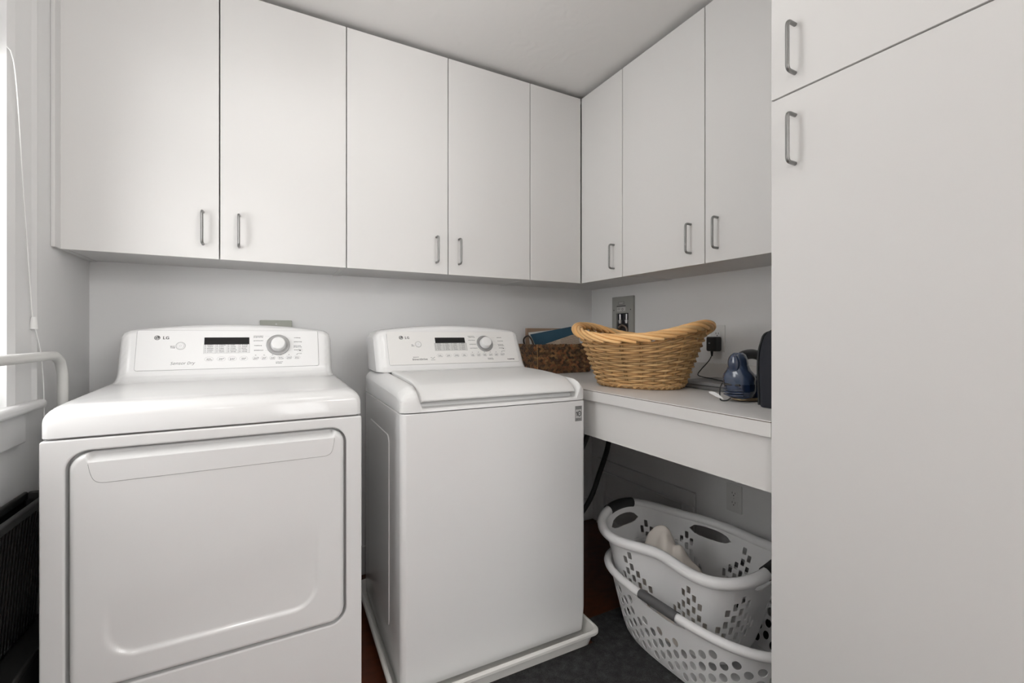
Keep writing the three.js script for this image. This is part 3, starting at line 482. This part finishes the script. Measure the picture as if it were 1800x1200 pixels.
// ---------------------------------------------------------------- plastic laundry baskets
function laundryBasket(t, o) {
  const { L, Wd, dent, s0, h, rim, cw, rh, hole, holes, slots, wave, mat } = o, raw = [], n = 3.0;
  for (let i = 0; i < 720; i++) {
    const a = i / 720 * Math.PI * 2, c = Math.cos(a), s = Math.sin(a); let x = Wd / 2 * Math.sign(c) * Math.abs(c) ** (2 / n); const z = L / 2 * Math.sign(s) * Math.abs(s) ** (2 / n);
    if (x < 0) x += dent * Math.exp(-((z / (L * 0.23)) ** 2)) * smooth(0, 0.1, -x); raw.push([x, z]);
  }
  const acc = [0]; for (let i = 1; i <= 720; i++) { const p = raw[i - 1], q = raw[i % 720]; acc.push(acc[i - 1] + Math.hypot(q[0] - p[0], q[1] - p[1])); }
  const P = acc[720];
  const out = (u) => { u = ((u % P) + P) % P; let lo = 0, hi = 720; while (hi - lo > 1) { const m = (lo + hi) >> 1; acc[m] <= u ? lo = m : hi = m; } const f = (u - acc[lo]) / (acc[hi] - acc[lo]), p = raw[lo], q = raw[hi % 720]; return [p[0] + (q[0] - p[0]) * f, p[1] + (q[1] - p[1]) * f]; };
  const nor = (u) => { const a = out(u - 0.004), b = out(u + 0.004), dx = b[0] - a[0], dz = b[1] - a[1], l = Math.hypot(dx, dz); return [dz / l, -dx / l]; };
  const cache = new Map();
  const base = (u) => { const k = Math.round(u * 1e5); let r = cache.get(k); if (!r) { r = [...out(u), ...nor(u), h * (1 + wave(u / P))]; cache.set(k, r); } return r; };
  const map = (u, v, off) => { const [x, z, nx, nz, hh] = base(u), s = s0 + (1 - s0) * (0.35 * Math.sqrt(v + 0.0001) + 0.65 * v); return [x * s + nx * off, 0.004 + v * hh, z * s + nz * off]; };
  const pos = [], T = 0.0016, tri = (A, B, C) => pos.push(...A, ...B, ...C), quad = (A, B, C, D) => { tri(A, B, C); tri(A, C, D); };
  const sheet = (a, b, c, d) => { quad(...[a, b, c, d].map(([u, v]) => map(u, v, T))); quad(...[d, c, b, a].map(([u, v]) => map(u, v, -T))); };   // a,b,c,d counter-clockwise in (u,v) seen from outside
  const wallStrip = (a, b) => quad(map(...a, T), map(...b, T), map(...b, -T), map(...a, -T));
  const solid = (u0, u1, va0, va1, vb0, vb1) => {                    // lower edge va0..va1, upper edge vb0..vb1
    const nu = 2, nv = Math.max(1, Math.ceil(Math.max(vb0 - va0, vb1 - va1) / 0.12)), pt = (i, j) => { const f = i / nu, a = va0 + (va1 - va0) * f, b = vb0 + (vb1 - vb0) * f; return [u0 + (u1 - u0) * f, a + (b - a) * j / nv]; };
    for (let i = 0; i < nu; i++) for (let j = 0; j < nv; j++) sheet(pt(i + 1, j), pt(i, j), pt(i, j + 1), pt(i + 1, j + 1));
  };
  const ringCell = (u0, u1, v0, v1) => {
    const N = 16, uc = (u0 + u1) / 2, vc = (v0 + v1) / 2, sq = [], hl = [];
    for (let k = 0; k < N; k++) {
      const a = (k + 0.5 * 0) / N * Math.PI * 2 + Math.PI / 4, c = Math.cos(a), s = Math.sin(a), m = Math.max(Math.abs(c), Math.abs(s));
      sq.push([uc + c / m * (u1 - u0) / 2, vc + s / m * (v1 - v0) / 2]);
      const e = hole.round ? 1 : 0.32, hx = Math.sign(c) * Math.abs(c) ** e, hy = Math.sign(s) * Math.abs(s) ** e; hl.push([uc + hx * hole.w / 2 + hy * (hole.skew ?? 0), vc + hy * hole.h / 2 / h]);
    }
    for (let k = 0; k < N; k++) { const l = (k + 1) % N; sheet(hl[k], hl[l], sq[l], sq[k]); wallStrip(hl[k], hl[l]); }
  };
  const nc = Math.round(P / cw / 2) * 2, du = P / nc, dv = rh / h, slotAt = (u) => { for (const s of slots) { let d = u - s.u * P; d -= Math.round(d / P) * P; const q = d / s.w; if (Math.abs(q) < 1) { const e = (1 - Math.abs(q) ** 3.2) ** 0.5; return [s.v - s.h * 0.55 * e, s.v + s.h * 0.45 * e, true]; } } return null; };
  for (let i = 0; i < nc; i++) {
    const u0 = i * du, u1 = u0 + du, A = slotAt(u0), B = slotAt(u1); let top0 = 1, top1 = 1, lim = 1;
    if (A || B) {
      const s = (A || B), mid = (s[0] + s[1]) / 2, a = A || [mid, mid], b = B || [mid, mid];
      solid(u0, u1, a[1], b[1], 1, 1); wallStrip([u0, a[1]], [u1, b[1]]); wallStrip([u1, b[0]], [u0, a[0]]); top0 = a[0]; top1 = b[0]; lim = Math.min(top0, top1) - 0.03;
    }
    let v = 0, last = 0; const shift = i % 2 ? 0.5 * dv : 0, cells = [];
    for (let j = 0; ; j++) { const v0 = 0.02 + shift + j * dv, v1 = v0 + dv; if (v1 > Math.min(lim, 0.97)) break; if (holes((i + 0.5) / nc, (v0 + v1) / 2, i, j)) cells.push([v0, v1]); }
    for (const [v0, v1] of cells) { if (v0 > last + 1e-4) solid(u0, u1, last, last, v0, v0); ringCell(u0, u1, v0, v1); last = v1; }
    solid(u0, u1, last, last, top0, top1);
  }
  const g0 = new THREE.BufferGeometry(); g0.setAttribute('position', new THREE.Float32BufferAttribute(pos, 3));
  const bl = []; for (let i = 0; i < 120; i++) bl.push(V(...map(P - i / 120 * P, 0, 0)));
  part('shell', [toCreasedNormals(mergeVertices(g0, 1e-5), 0.5), loft([bl.map((p) => V(p.x, 0.0005, p.z)), bl.map((p) => V(p.x, 0.005, p.z))], true, true)], mat, t);
  const ring = (a, b, k, off, dy) => { const q = []; for (let i = 0; i <= k; i++) { const p = map(a + (b - a) * i / k, 1, off); q.push(V(p[0], p[1] + dy, p[2])); } return q; };
  const rp = ring(0, P, 150, rim * 0.55, -rim * 0.35); rp.pop();
  part('rim', [tube(rp, rim, 300, 12, true)], mat, t);
  for (const s of slots) if (s.grip) part('grip', [tube(ring(s.u * P - s.w * 0.88, s.u * P + s.w * 0.88, 14, rim * 0.55, -rim * 0.30), rim * 1.16, 40, 14)], s.grip, t);
  return t;
}
{
  const L = 0.70, Wd = 0.45, t = thing('laundry_basket', 'lower white plastic laundry basket with round holes and a grey grip', 'laundry basket', [1.326, 0.0080, -1.052], 0.035);
  laundryBasket(t, { L, Wd, dent: 0, s0: 0.80, h: 0.228, rim: 0.0135, cw: 0.0335, rh: 0.0400, hole: { round: true, w: 0.0262, h: 0.0285 }, mat: matPlastic,
    holes: (u, v) => v > 0.10 && v < 0.80 && !(v > 0.60 && Math.abs(u - 0.5) < 0.075),
    slots: [{ u: 0.5, w: 0.085, v: 0.86, h: 0.10, grip: matGripGrey }, { u: 0.0, w: 0.085, v: 0.86, h: 0.10, grip: matGripGrey }], wave: () => 0 });
  const t2 = thing('laundry_basket', 'upper white plastic laundry basket with square holes, black grips and a cloth inside', 'laundry basket', [1.338, 0.0430, -1.142], 0.15);
  const cl = []; for (const u of [0.075, 0.175, 0.325, 0.425, 0.575, 0.675, 0.825, 0.925]) cl.push(u);
  laundryBasket(t2, { L: 0.60, Wd: 0.415, dent: 0.045, s0: 0.67, h: 0.319, rim: 0.0180, cw: 0.0225, rh: 0.0430, hole: { w: 0.0162, h: 0.0262, skew: 0 }, mat: matPlastic,
    holes: (u, v, i, j) => cl.some((c) => { let d = Math.abs(u - c); d = Math.min(d, 1 - d); return d / 0.048 + Math.abs(v - 0.45) / 0.42 < 1; }),
    slots: [{ u: 0.25, w: 0.082, v: 0.835, h: 0.13, grip: matGripBlack }, { u: 0.75, w: 0.082, v: 0.835, h: 0.13, grip: matGripBlack }, { u: 0.985, w: 0.085, v: 0.865, h: 0.13 }],
    wave: (u) => 0.055 * Math.cos(u * 4 * Math.PI + Math.PI) + 0.03 * Math.cos(u * 8 * Math.PI) });
}
{ // crumpled cloth in the upper basket
  const g = grid(90, 40, (u, v) => {
    const a = u * Math.PI * 2, r = v, ca = Math.cos(a), sa = Math.sin(a), f = 0.012 * Math.sin(a * 5 + r * 6) + 0.02 * noise.noise(ca * 2.2 * r + 3, sa * 2.2 * r, 1.3);
    const x = ca * (0.105 + f) * r ** 0.9, z = sa * (0.165 + f) * r ** 0.9 + 0.0;
    const pk = Math.exp(-(((x + 0.01 - 0.1 * Math.max(0, z + 0.1)) / 0.05) ** 2) - ((z + 0.112) / (z > -0.112 ? 0.15 : 0.05)) ** 2) * 0.105, y = 0.262 * (1 - r ** 2.6 * 0.95) * (1 - 0.30 * smooth(-0.12, 0.16, z)) * (1 - 0.0) + pk + 0.014 * Math.sin(z * 70 + x * 55 + 2 * noise.noise(x * 14, z * 14, 2)) * (1 - r * 0.6) * 0.7 + 0.03 * noise.noise(x * 20, z * 20, 4);
    return [x, Math.max(0.001, y), z];
  });
  const t = part('cloth', g, M(0.78, 0.72, 0.66, 0.95, { side: THREE.DoubleSide, sheen: 0.3 }), scene, [1.300, 0.0500, -1.145]);
  t.rotation.y = 0.15; t.userData = { label: 'crumpled cream cloth inside the upper laundry basket', category: 'cloth' };
}

// ---------------------------------------------------------------- wicker basket
{
  const t = thing('wicker_basket', 'oval honey coloured wicker basket with a thick rope rim on the counter', 'basket', [1.302, HC, -1.336], 0.41);
  const S = 24, rows = 21, n = 2.35, h = (a) => 0.178 + 0.050 * Math.abs(Math.sin(a)) ** 2.2;
  const at = (a, v, off = 0) => { const c = Math.cos(a), s = Math.sin(a), k = v ** 0.9, ax = 0.118 + 0.072 * k + off, az = 0.160 + 0.075 * k + 0.010 * k * k + off; return V(ax * Math.sign(c) * Math.abs(c) ** (2 / n), 0.006 + v * h(a), az * Math.sign(s) * Math.abs(s) ** (2 / n)); };
  const col = (b = 1) => { const k = b * (0.72 + 0.5 * rnd()), q = rnd(); return [0.55 * k, (0.315 + 0.04 * q) * k, (0.125 + 0.04 * q) * k]; };
  const weave = [], stakes = [], TWO = Math.PI * 2;
  for (let r = 0; r < rows; r++) {
    const v = 0.03 + r / rows * 0.93, N = S * 8, p = [];
    for (let i = 0; i < N; i++) { const a = i / N * TWO; p.push(at(a, v + 0.006 * noise.noise(a * 4, r * 3.1, 0.5), 0.0066 * Math.cos(a * S / 2 + (r % 2) * Math.PI))); }
    const g = new THREE.TubeGeometry(new THREE.CatmullRomCurve3(p, true), N, 0.0045, 7, true); weave.push(tint(g, ...col()));
  }
  for (let k = 0; k < S; k++) { const a = k / S * TWO; for (const d of [-0.014, 0.014]) stakes.push(tint(tube([at(a + d, 0), at(a + d, 0.3), at(a + d, 0.65), at(a + d, 1)], 0.0026, 14, 6), ...col(0.9))); }
  const wm = part('weave', weave, matVertex(0.6), t); part('stakes', stakes, matVertex(0.6), t);
  const rim = [], K = 34;
  for (let k = 0; k < K; k++) {
    const a0 = k / K * TWO, p = [];
    for (let i = 0; i <= 14; i++) { const f = i / 14, a = a0 - f * 0.95, ph = -1.9 + f * 4.4, c = at(a, 1.0, 0.004), o = at(a, 1.0, 0.024); const out = o.sub(c).normalize(); const R = 0.0165; p.push(c.clone().addScaledVector(out, R * Math.sin(ph) + 0.004).add(V(0, R * 0.85 * Math.cos(ph) + 0.004, 0))); }
    rim.push(tint(tube(p, 0.0066, 26, 7), ...col(1.45)), tint(capAt(p[0].toArray(), 0.0045), ...col(1.2)), tint(capAt(p[14].toArray(), 0.0045), ...col(1.2)));
  }
  part('rim', rim, matVertex(0.5), t);
  const foot = []; for (let k = 0; k < 40; k++) { const a0 = k / 40 * TWO, p = []; for (let i = 0; i <= 6; i++) { const f = i / 6, a = a0 + f * 0.36; const c = at(a, 0.0, 0.002 + 0.006 * Math.sin(f * Math.PI)); c.y = 0.0055 + 0.012 * Math.sin(f * Math.PI); p.push(c); } foot.push(tint(tube(p, 0.005, 10, 6), ...col(1.1))); }
  part('foot_border', foot, matVertex(0.55), t);
  const bl = []; for (let i = 0; i < 60; i++) bl.push(at(-i / 60 * TWO, 0)); part('floor', loft([bl.map((p) => V(p.x, 0.001, p.z)), bl.map((p) => V(p.x, 0.007, p.z))]), M(0.36, 0.2, 0.08, 0.7), t);
}
// ---------------------------------------------------------------- brown seagrass basket and its papers
{
  const cx = 1.372, cz = -2.048, t = thing('seagrass_basket', 'rectangular dark brown braided seagrass basket in the counter corner', 'basket', [cx, HC, cz]);
  const A = 0.168, B = 0.080, hgt = 0.150, rows = 6, lumps = [];
  const col = () => { const k = 0.25 + 1.5 * rnd() ** 1.4, q = rnd(); return [0.17 * k, (0.065 + 0.03 * q) * k, (0.024 + 0.012 * q) * k]; };
  const sides = [[-A, B, A, B], [A, B, A, -B], [A, -B, -A, -B], [-A, -B, -A, B]], unit = new THREE.SphereGeometry(1, 8, 6);
  for (let r = 0; r < rows; r++) {
    const y = (r + 0.5) / rows * hgt, fl = 1 + 0.05 * r / rows;
    for (const [x0, z0, x1, z1] of sides) {
      const len = Math.hypot(x1 - x0, z1 - z0), n = Math.round(len / 0.017), ang = Math.atan2(-(z1 - z0), x1 - x0);
      for (let k = 0; k < n; k++) for (const up of [-1, 1]) {
        const f = (k + (up > 0 ? 0.5 : 0) + 0.15 * rnd()) / n, g = unit.clone().scale(0.0175, 0.0080 + 0.003 * rnd(), 0.0085).rotateZ(up * (0.42 + 0.2 * rnd())).rotateY(ang + (rnd() - 0.5) * 0.35);
        g.translate((x0 + (x1 - x0) * f) * fl, y + up * 0.0048 + 0.0015 * (rnd() - 0.5), (z0 + (z1 - z0) * f) * fl); lumps.push(tint(g, ...col()));
      }
    }
  }
  part('braided_wall', lumps, matVertex(0.42), t);
  part('liner', [box(-A + 0.004, A - 0.004, 0.004, hgt - 0.006, -B + 0.002, -B + 0.006), box(-A + 0.004, A - 0.004, 0.004, hgt - 0.006, B - 0.006, B - 0.002), box(-A + 0.002, -A + 0.006, 0.004, hgt - 0.006, -B + 0.004, B - 0.004), box(A - 0.006, A - 0.002, 0.004, hgt - 0.006, -B + 0.004, B - 0.004), box(-A + 0.004, A - 0.004, 0.001, 0.006, -B + 0.004, B - 0.004)], M(0.04, 0.018, 0.008, 0.8), t);
  part('loop_handle', [tube([[-A + 0.008, hgt - 0.012, -0.048], [-A - 0.004, hgt + 0.028, -0.04], [-A - 0.002, hgt + 0.046, 0], [-A - 0.004, hgt + 0.028, 0.04], [-A + 0.008, hgt - 0.012, 0.048]], 0.0045, 30, 7)], M(0.035, 0.02, 0.014, 0.5), t);
  part('cord_tie', [tube([[-A - 0.002, hgt + 0.004, B + 0.012], [-A + 0.0, hgt * 0.6, B + 0.014], [-A + 0.002, 0.004, B + 0.012]], 0.0013, 12, 5)], M(0.55, 0.33, 0.14, 0.7), t);
  // papers standing in it
  const base = HC + 0.0075;
  const flat = (name, label, cat, pts, z, thick, mat, lean) => {        // outline in x,y from the basket floor up, leaning back
    const s = new THREE.Shape(); pts.forEach(([x, y], i) => i ? s.lineTo(x, y) : s.moveTo(x, y));
    const m = part(name, extrude(s, thick, Math.min(0.0006, thick / 3), 1), mat, scene, [cx, base, z]); m.rotation.x = lean; m.userData = { label, category: cat }; return m;
  };
  const pageTex = (() => { const cv = document.createElement('canvas'); cv.width = cv.height = 512; const c = cv.getContext('2d'); c.fillStyle = '#cdbba8'; c.fillRect(0, 0, 512, 512); c.save(); c.rotate(-0.12); for (let r = 0; r < 34; r++) strokes(c, 20 + 250 * (r % 2 ? 0 : 0), 20 + r * 18, 560, 6, 1, '#7d6b60'); c.restore(); const t = new THREE.CanvasTexture(cv); t.colorSpace = THREE.SRGBColorSpace; t.wrapS = t.wrapT = THREE.RepeatWrapping; t.repeat.set(4.5, 4.5); return t; })();
  const bk = thing('book', 'tan book standing at the back of the seagrass basket', 'book', [cx - 0.03, base, cz - 0.058]); bk.rotation.x = -0.0;
  part('cover', [box(-0.122, 0.14, 0, 0.230, 0, 0.0025, 0.001), box(-0.122, 0.14, 0, 0.230, 0.021, 0.0235, 0.001), box(-0.122, -0.1195, 0, 0.230, 0.0, 0.0235, 0.001)], M(0.33, 0.22, 0.15, 0.6), bk); part('pages', box(-0.1195, 0.136, 0.003, 0.226, 0.0025, 0.021), M(0.6, 0.54, 0.46, 0.85), bk);
  flat('paper_sheet', 'white paper sheet edge between the tan book and the blue folder', 'paper', [[-0.125, 0.0], [0.03, 0.0], [0.05, 0.226], [-0.150, 0.207]], cz - 0.022, 0.0016, M(0.72, 0.72, 0.69, 0.8), -0.03);
  flat('folder', 'blue folder leaning in the seagrass basket', 'folder', [[-0.105, 0.0], [0.10, 0.0], [0.138, 0.212], [0.114, 0.240], [-0.150, 0.197], [-0.108, 0.12]], cz - 0.004, 0.003, M(0.028, 0.085, 0.135, 0.5), -0.03);
  flat('printed_pages', 'cream printed pages in front of the blue folder', 'paper', [[-0.07, 0.0], [0.145, 0.0], [0.158, 0.15], [0.144, 0.205], [-0.065, 0.147]], cz + 0.016, 0.004, M(1, 1, 1, 0.85, { map: pageTex }), -0.03);
}

// ---------------------------------------------------------------- flat case, adapter, iron and bag on the counter
{
  const t = thing('flat_case', 'flat grey plastic case lying along the backsplash behind the cord', 'case', [1.525, HC, -1.085]);
  part('lower_shell', box(-0.105, 0.105, 0.0005, 0.0145, -0.155, 0.155, 0.004), M(0.16, 0.16, 0.16, 0.45), t);
  part('lid', box(-0.105, 0.105, 0.0152, 0.0285, -0.155, 0.155, 0.004), M(0.24, 0.24, 0.245, 0.4), t);
}
{
  const t = thing('power_adapter', 'black plug adapter in the wall outlet above the counter', 'adapter', [XR - 0.0072, 1.058, -1.286], -Math.PI / 2);
  part('housing', box(-0.024, 0.024, -0.031, 0.031, 0, 0.042, 0.007), M(0.012, 0.012, 0.013, 0.4), t);
  part('strain_relief', new THREE.CylinderGeometry(0.006, 0.0035, 0.022, 12).translate(-0.004, -0.041, 0.028), matDark, t);
  part('mark', box(-0.010, -0.002, 0.001, 0.006, 0.042, 0.0423), M(0.25, 0.25, 0.25, 0.5), t);
  const w = (x, y, z) => { const m = new THREE.Matrix4().makeRotationY(-Math.PI / 2).setPosition(XR - 0.0072, 1.058, -1.286).invert(); return V(x, y, z).applyMatrix4(m); };
  part('cable', tube([w(1.669, 1.010, -1.290), w(1.655, 0.985, -1.295), w(1.62, 0.955, -1.300), w(1.575, 0.932, -1.285), w(1.56, 0.9255, -1.25), w(1.535, 0.9255, -1.19), w(1.50, 0.9255, -1.13), w(1.47, 0.928, -1.10), w(1.452, 0.9255, -1.05), w(1.43, 0.929, -1.00), w(1.40, 0.905, -0.965), w(1.345, 0.8965, -0.935), w(1.30, 0.8965, -0.925)], 0.0021, 110, 6), matDark, t);
}
{
  const t = thing('steam_iron', 'glossy blue steam iron with a black handle on the counter', 'iron', [1.250, HC, -0.884], 0.12);
  const blue = M(0.012, 0.026, 0.066, 0.16, { clearcoat: 0.7, clearcoatRoughness: 0.08 }), pale = M(0.034, 0.054, 0.100, 0.2, { clearcoat: 0.6 }), navy = M(0.01, 0.02, 0.05, 0.25);
  const HL = (x0, x1, w, y, r) => rloop(x0, x1, -w / 2, w / 2, Math.min(r, w / 2.05, (x1 - x0) / 2.05), y, 6);
  part('sole_plate', loft([0.004, 0.012].map((y) => { const o = []; for (let i = 0; i < 48; i++) { const a = i / 48 * Math.PI * 2, c = Math.cos(a), s = Math.sin(a), x = 0.135 + 0.125 * c; o.push(V(x, y, s * 0.052 * (1 - 0.55 * smooth(0.05, 0.27, x)))); } return o; })), M(0.35, 0.27, 0.16, 0.3, { metalness: 0.8 }), t);
  part('body', loft([[0.012, 1], [0.035, 1], [0.055, 0.9], [0.068, 0.72], [0.074, 0.45]].map(([y, k]) => { const o = []; for (let i = 0; i < 48; i++) { const a = i / 48 * Math.PI * 2, c = Math.cos(a), s = Math.sin(a), x = 0.13 + 0.118 * c * (0.6 + 0.4 * k); o.push(V(x, y, s * 0.050 * k * (1 - 0.5 * smooth(0.05, 0.27, x)))); } return o; }), true, true, 1.2), navy, t);
  part('heel', loft([HL(0.0, 0.06, 0.060, 0.010, 0.028), HL(-0.010, 0.065, 0.078, 0.018, 0.034), HL(-0.014, 0.07, 0.084, 0.035, 0.034), HL(-0.014, 0.07, 0.084, 0.055, 0.034)], true, true, 1.2), blue, t);
  part('heel_shield', loft([HL(-0.015, 0.065, 0.086, 0.054, 0.034), HL(-0.017, 0.062, 0.090, 0.072, 0.034), HL(-0.016, 0.058, 0.082, 0.084, 0.03), HL(-0.014, 0.052, 0.062, 0.097, 0.026), HL(-0.013, 0.048, 0.050, 0.112, 0.024), HL(-0.012, 0.046, 0.046, 0.130, 0.022), HL(-0.006, 0.042, 0.036, 0.143, 0.018), HL(0.004, 0.034, 0.02, 0.149, 0.01)], true, true, 1.2), pale, t);
  part('oval_inset', new THREE.SphereGeometry(1, 24, 16).scale(0.008, 0.030, 0.018).rotateZ(0.02).translate(-0.0105, 0.116, 0), blue, t);
  part('vent', [box(-0.0155, -0.010, 0.050, 0.056, -0.030, -0.003, 0.002), box(-0.0155, -0.010, 0.049, 0.056, 0.006, 0.022, 0.002)], matDark, t);
  part('rib', [0.022, 0.030, 0.038].map((y) => tube([[-0.011, y, -0.030], [-0.0155, y - 0.002, -0.012], [-0.0155, y - 0.002, 0.012], [-0.011, y, 0.030]], 0.0022, 16, 6)), blue, t);
  part('handle', [tube([[0.022, 0.132, 0], [0.06, 0.141, 0], [0.11, 0.142, 0], [0.16, 0.130, 0], [0.195, 0.10, 0], [0.205, 0.062, 0]], 0.0155, 40, 12)], M(0.010, 0.011, 0.014, 0.4), t);
  part('handle_post', [tube([[0.035, 0.125, 0], [0.055, 0.10, 0], [0.075, 0.082, 0], [0.10, 0.066, 0]], 0.013, 20, 10)], navy, t);
  part('cord_stub', [tube([[-0.008, 0.056, -0.036], [-0.014, 0.040, -0.040], [-0.016, 0.018, -0.040], [-0.018, 0.0035, -0.036], [-0.016, 0.0035, -0.018], [-0.010, 0.012, -0.008]], 0.002, 30, 6)], matDark, t);
  const tag = part('tag', grid(12, 4, (u, v) => { const a = (u - 0.5) * 1.1; return [-0.028 - 0.03 * u * 0 + 0.004 * Math.cos(a * 2), 0.0065 + 0.016 * (1 - u) ** 1.6 + v * 0.012 * Math.sin(Math.PI * (0.1 + 0.9 * u)), -0.070 + 0.05 * u]; }), M(0.8, 0.8, 0.79, 0.6, { side: THREE.DoubleSide }), t);
}
{
  const s = new THREE.Shape(); s.moveTo(0.006, 0); s.lineTo(0.0, 0.12); s.quadraticCurveTo(0.004, 0.205, 0.06, 0.222); s.lineTo(0.25, 0.222); s.quadraticCurveTo(0.30, 0.21, 0.30, 0.12); s.lineTo(0.294, 0);
  const t = thing('fabric_bag', 'dark navy fabric bag squeezed between the iron and the tall cabinet', 'bag', [1.365, HC, -0.728]);
  part('bag_body', extrude(s, 0.135, 0.018, 4).translate(-0.15, 0.0005, -0.0675), M(0.012, 0.014, 0.021, 0.85), t);
  part('piping', [-0.064, 0.064].map((z) => tube([[-0.140, 0.006, z], [-0.1455, 0.12, z], [-0.132, 0.18, z], [-0.09, 0.212, z], [0.09, 0.212, z]], 0.0035, 40, 6)), M(0.01, 0.011, 0.014, 0.6), t);
}

// ---------------------------------------------------------------- left side: tube frame, blind, cord, bin
{
  const t = thing('tube_frame', 'white tubular metal frame standing between the window and the dryer', 'frame', [-0.512, 0, -1.33]);
  const z0 = -0.402, z1 = 0.40, r = 0.0120;
  part('hoop', [pathTube([[0, 0.003, z0], [0, 1.042, z0], [0, 1.042, z1], [0, 0.003, z1]], 0.075, r, 14)], matPipe, t);
  part('cross_bar', [tube([[0, 0.30, z0], [0, 0.30, 0], [0, 0.30, z1]], 0.008, 8, 10)], matPipe, t);
}
{
  const t = thing('window_blind', 'raised white slat blind gathered at the top of the window', 'blind', [XL - 0.03, 2.08, -1.266]);
  part('head_rail', box(-0.02, 0.02, -0.04, -0.001, -0.264, 0.264, 0.003), matTrim, t);
  for (let k = 0; k < 24; k++) part('slat', box(-0.0125, 0.0125, -0.05 - k * 0.0105, -0.0465 - k * 0.0105, -0.26, 0.26, 0.001), matTrim, t);
  part('bottom_rail', box(-0.0125, 0.0125, -0.315, -0.297, -0.26, 0.26, 0.003), matTrim, t);
}
{
  const t = thing('blind_cord', 'thin white blind cord with a small tassel hanging beside the window', 'cord', [-0.538, 0, -1.62]);
  const p = ([x, y, z]) => [x + 0.538, y, z + 1.62];
  part('upper_cord', tube([[-0.56, 1.80, -1.535], [-0.54, 1.744, -1.535], [-0.54, 1.44, -1.582], [-0.54, 1.145, -1.628]].map(p), 0.0014, 30, 6), M(0.85, 0.85, 0.84, 0.6), t);
  part('tassel', new THREE.CylinderGeometry(0.006, 0.0085, 0.032, 14).translate(...p([-0.54, 1.129, -1.636])), M(0.84, 0.84, 0.83, 0.4), t);
  part('lower_cord', tube([[-0.54, 1.116, -1.643], [-0.536, 1.06, -1.661], [-0.535, 1.0, -1.672], [-0.534, 0.93, -1.678], [-0.534, 0.80, -1.678], [-0.534, 0.62, -1.68]].map(p), 0.0014, 30, 6), M(0.85, 0.85, 0.84, 0.6), t);
}
{
  const b = thing('storage_box', 'black box on the floor under the ribbed bin beside the dryer', 'box', [-0.505, 0, -1.36]);
  part('box_body', box(-0.042, 0.034, 0.001, 0.355, -0.26, 0.25, 0.006), M(0.010, 0.010, 0.010, 0.5), b); part('box_lid', box(-0.044, 0.036, 0.356, 0.372, -0.262, 0.252, 0.004), M(0.012, 0.012, 0.012, 0.5), b);
  const t = thing('ribbed_bin', 'black ribbed plastic bin with a thick rim left of the dryer', 'bin', [-0.528, 0.3735, -1.36]);
  const dk = M(0.008, 0.008, 0.008, 0.28), L = (i, y) => rloop(-0.025 + i * 0.4, 0.028 - i, -0.26 + i, 0.25 - i, 0.008, y, 4);
  part('shell', loft([L(0.022, 0.0), L(0.02, 0.004), L(0, 0.30), L(0.004, 0.30), L(0.022, 0.012)], true, true, 0.5), dk, t);
  part('rim', [box(0.022, 0.036, 0.298, 0.320, -0.266, 0.256, 0.005), box(-0.028, -0.018, 0.298, 0.320, -0.266, 0.256, 0.005), box(-0.018, 0.022, 0.298, 0.320, 0.244, 0.256, 0.005), box(-0.018, 0.022, 0.298, 0.320, -0.266, -0.254, 0.005)], M(0.022, 0.022, 0.022, 0.5), t);
  for (let k = 0; k < 30; k++) { const z = -0.23 + k * 0.0157; part('rib', tube([[0.0075, 0.010, z * 0.95], [0.018, 0.155, z * 0.975], [0.0285, 0.296, z]], 0.0026, 6, 6), dk, t); }
}
renderer.render(scene, camera);
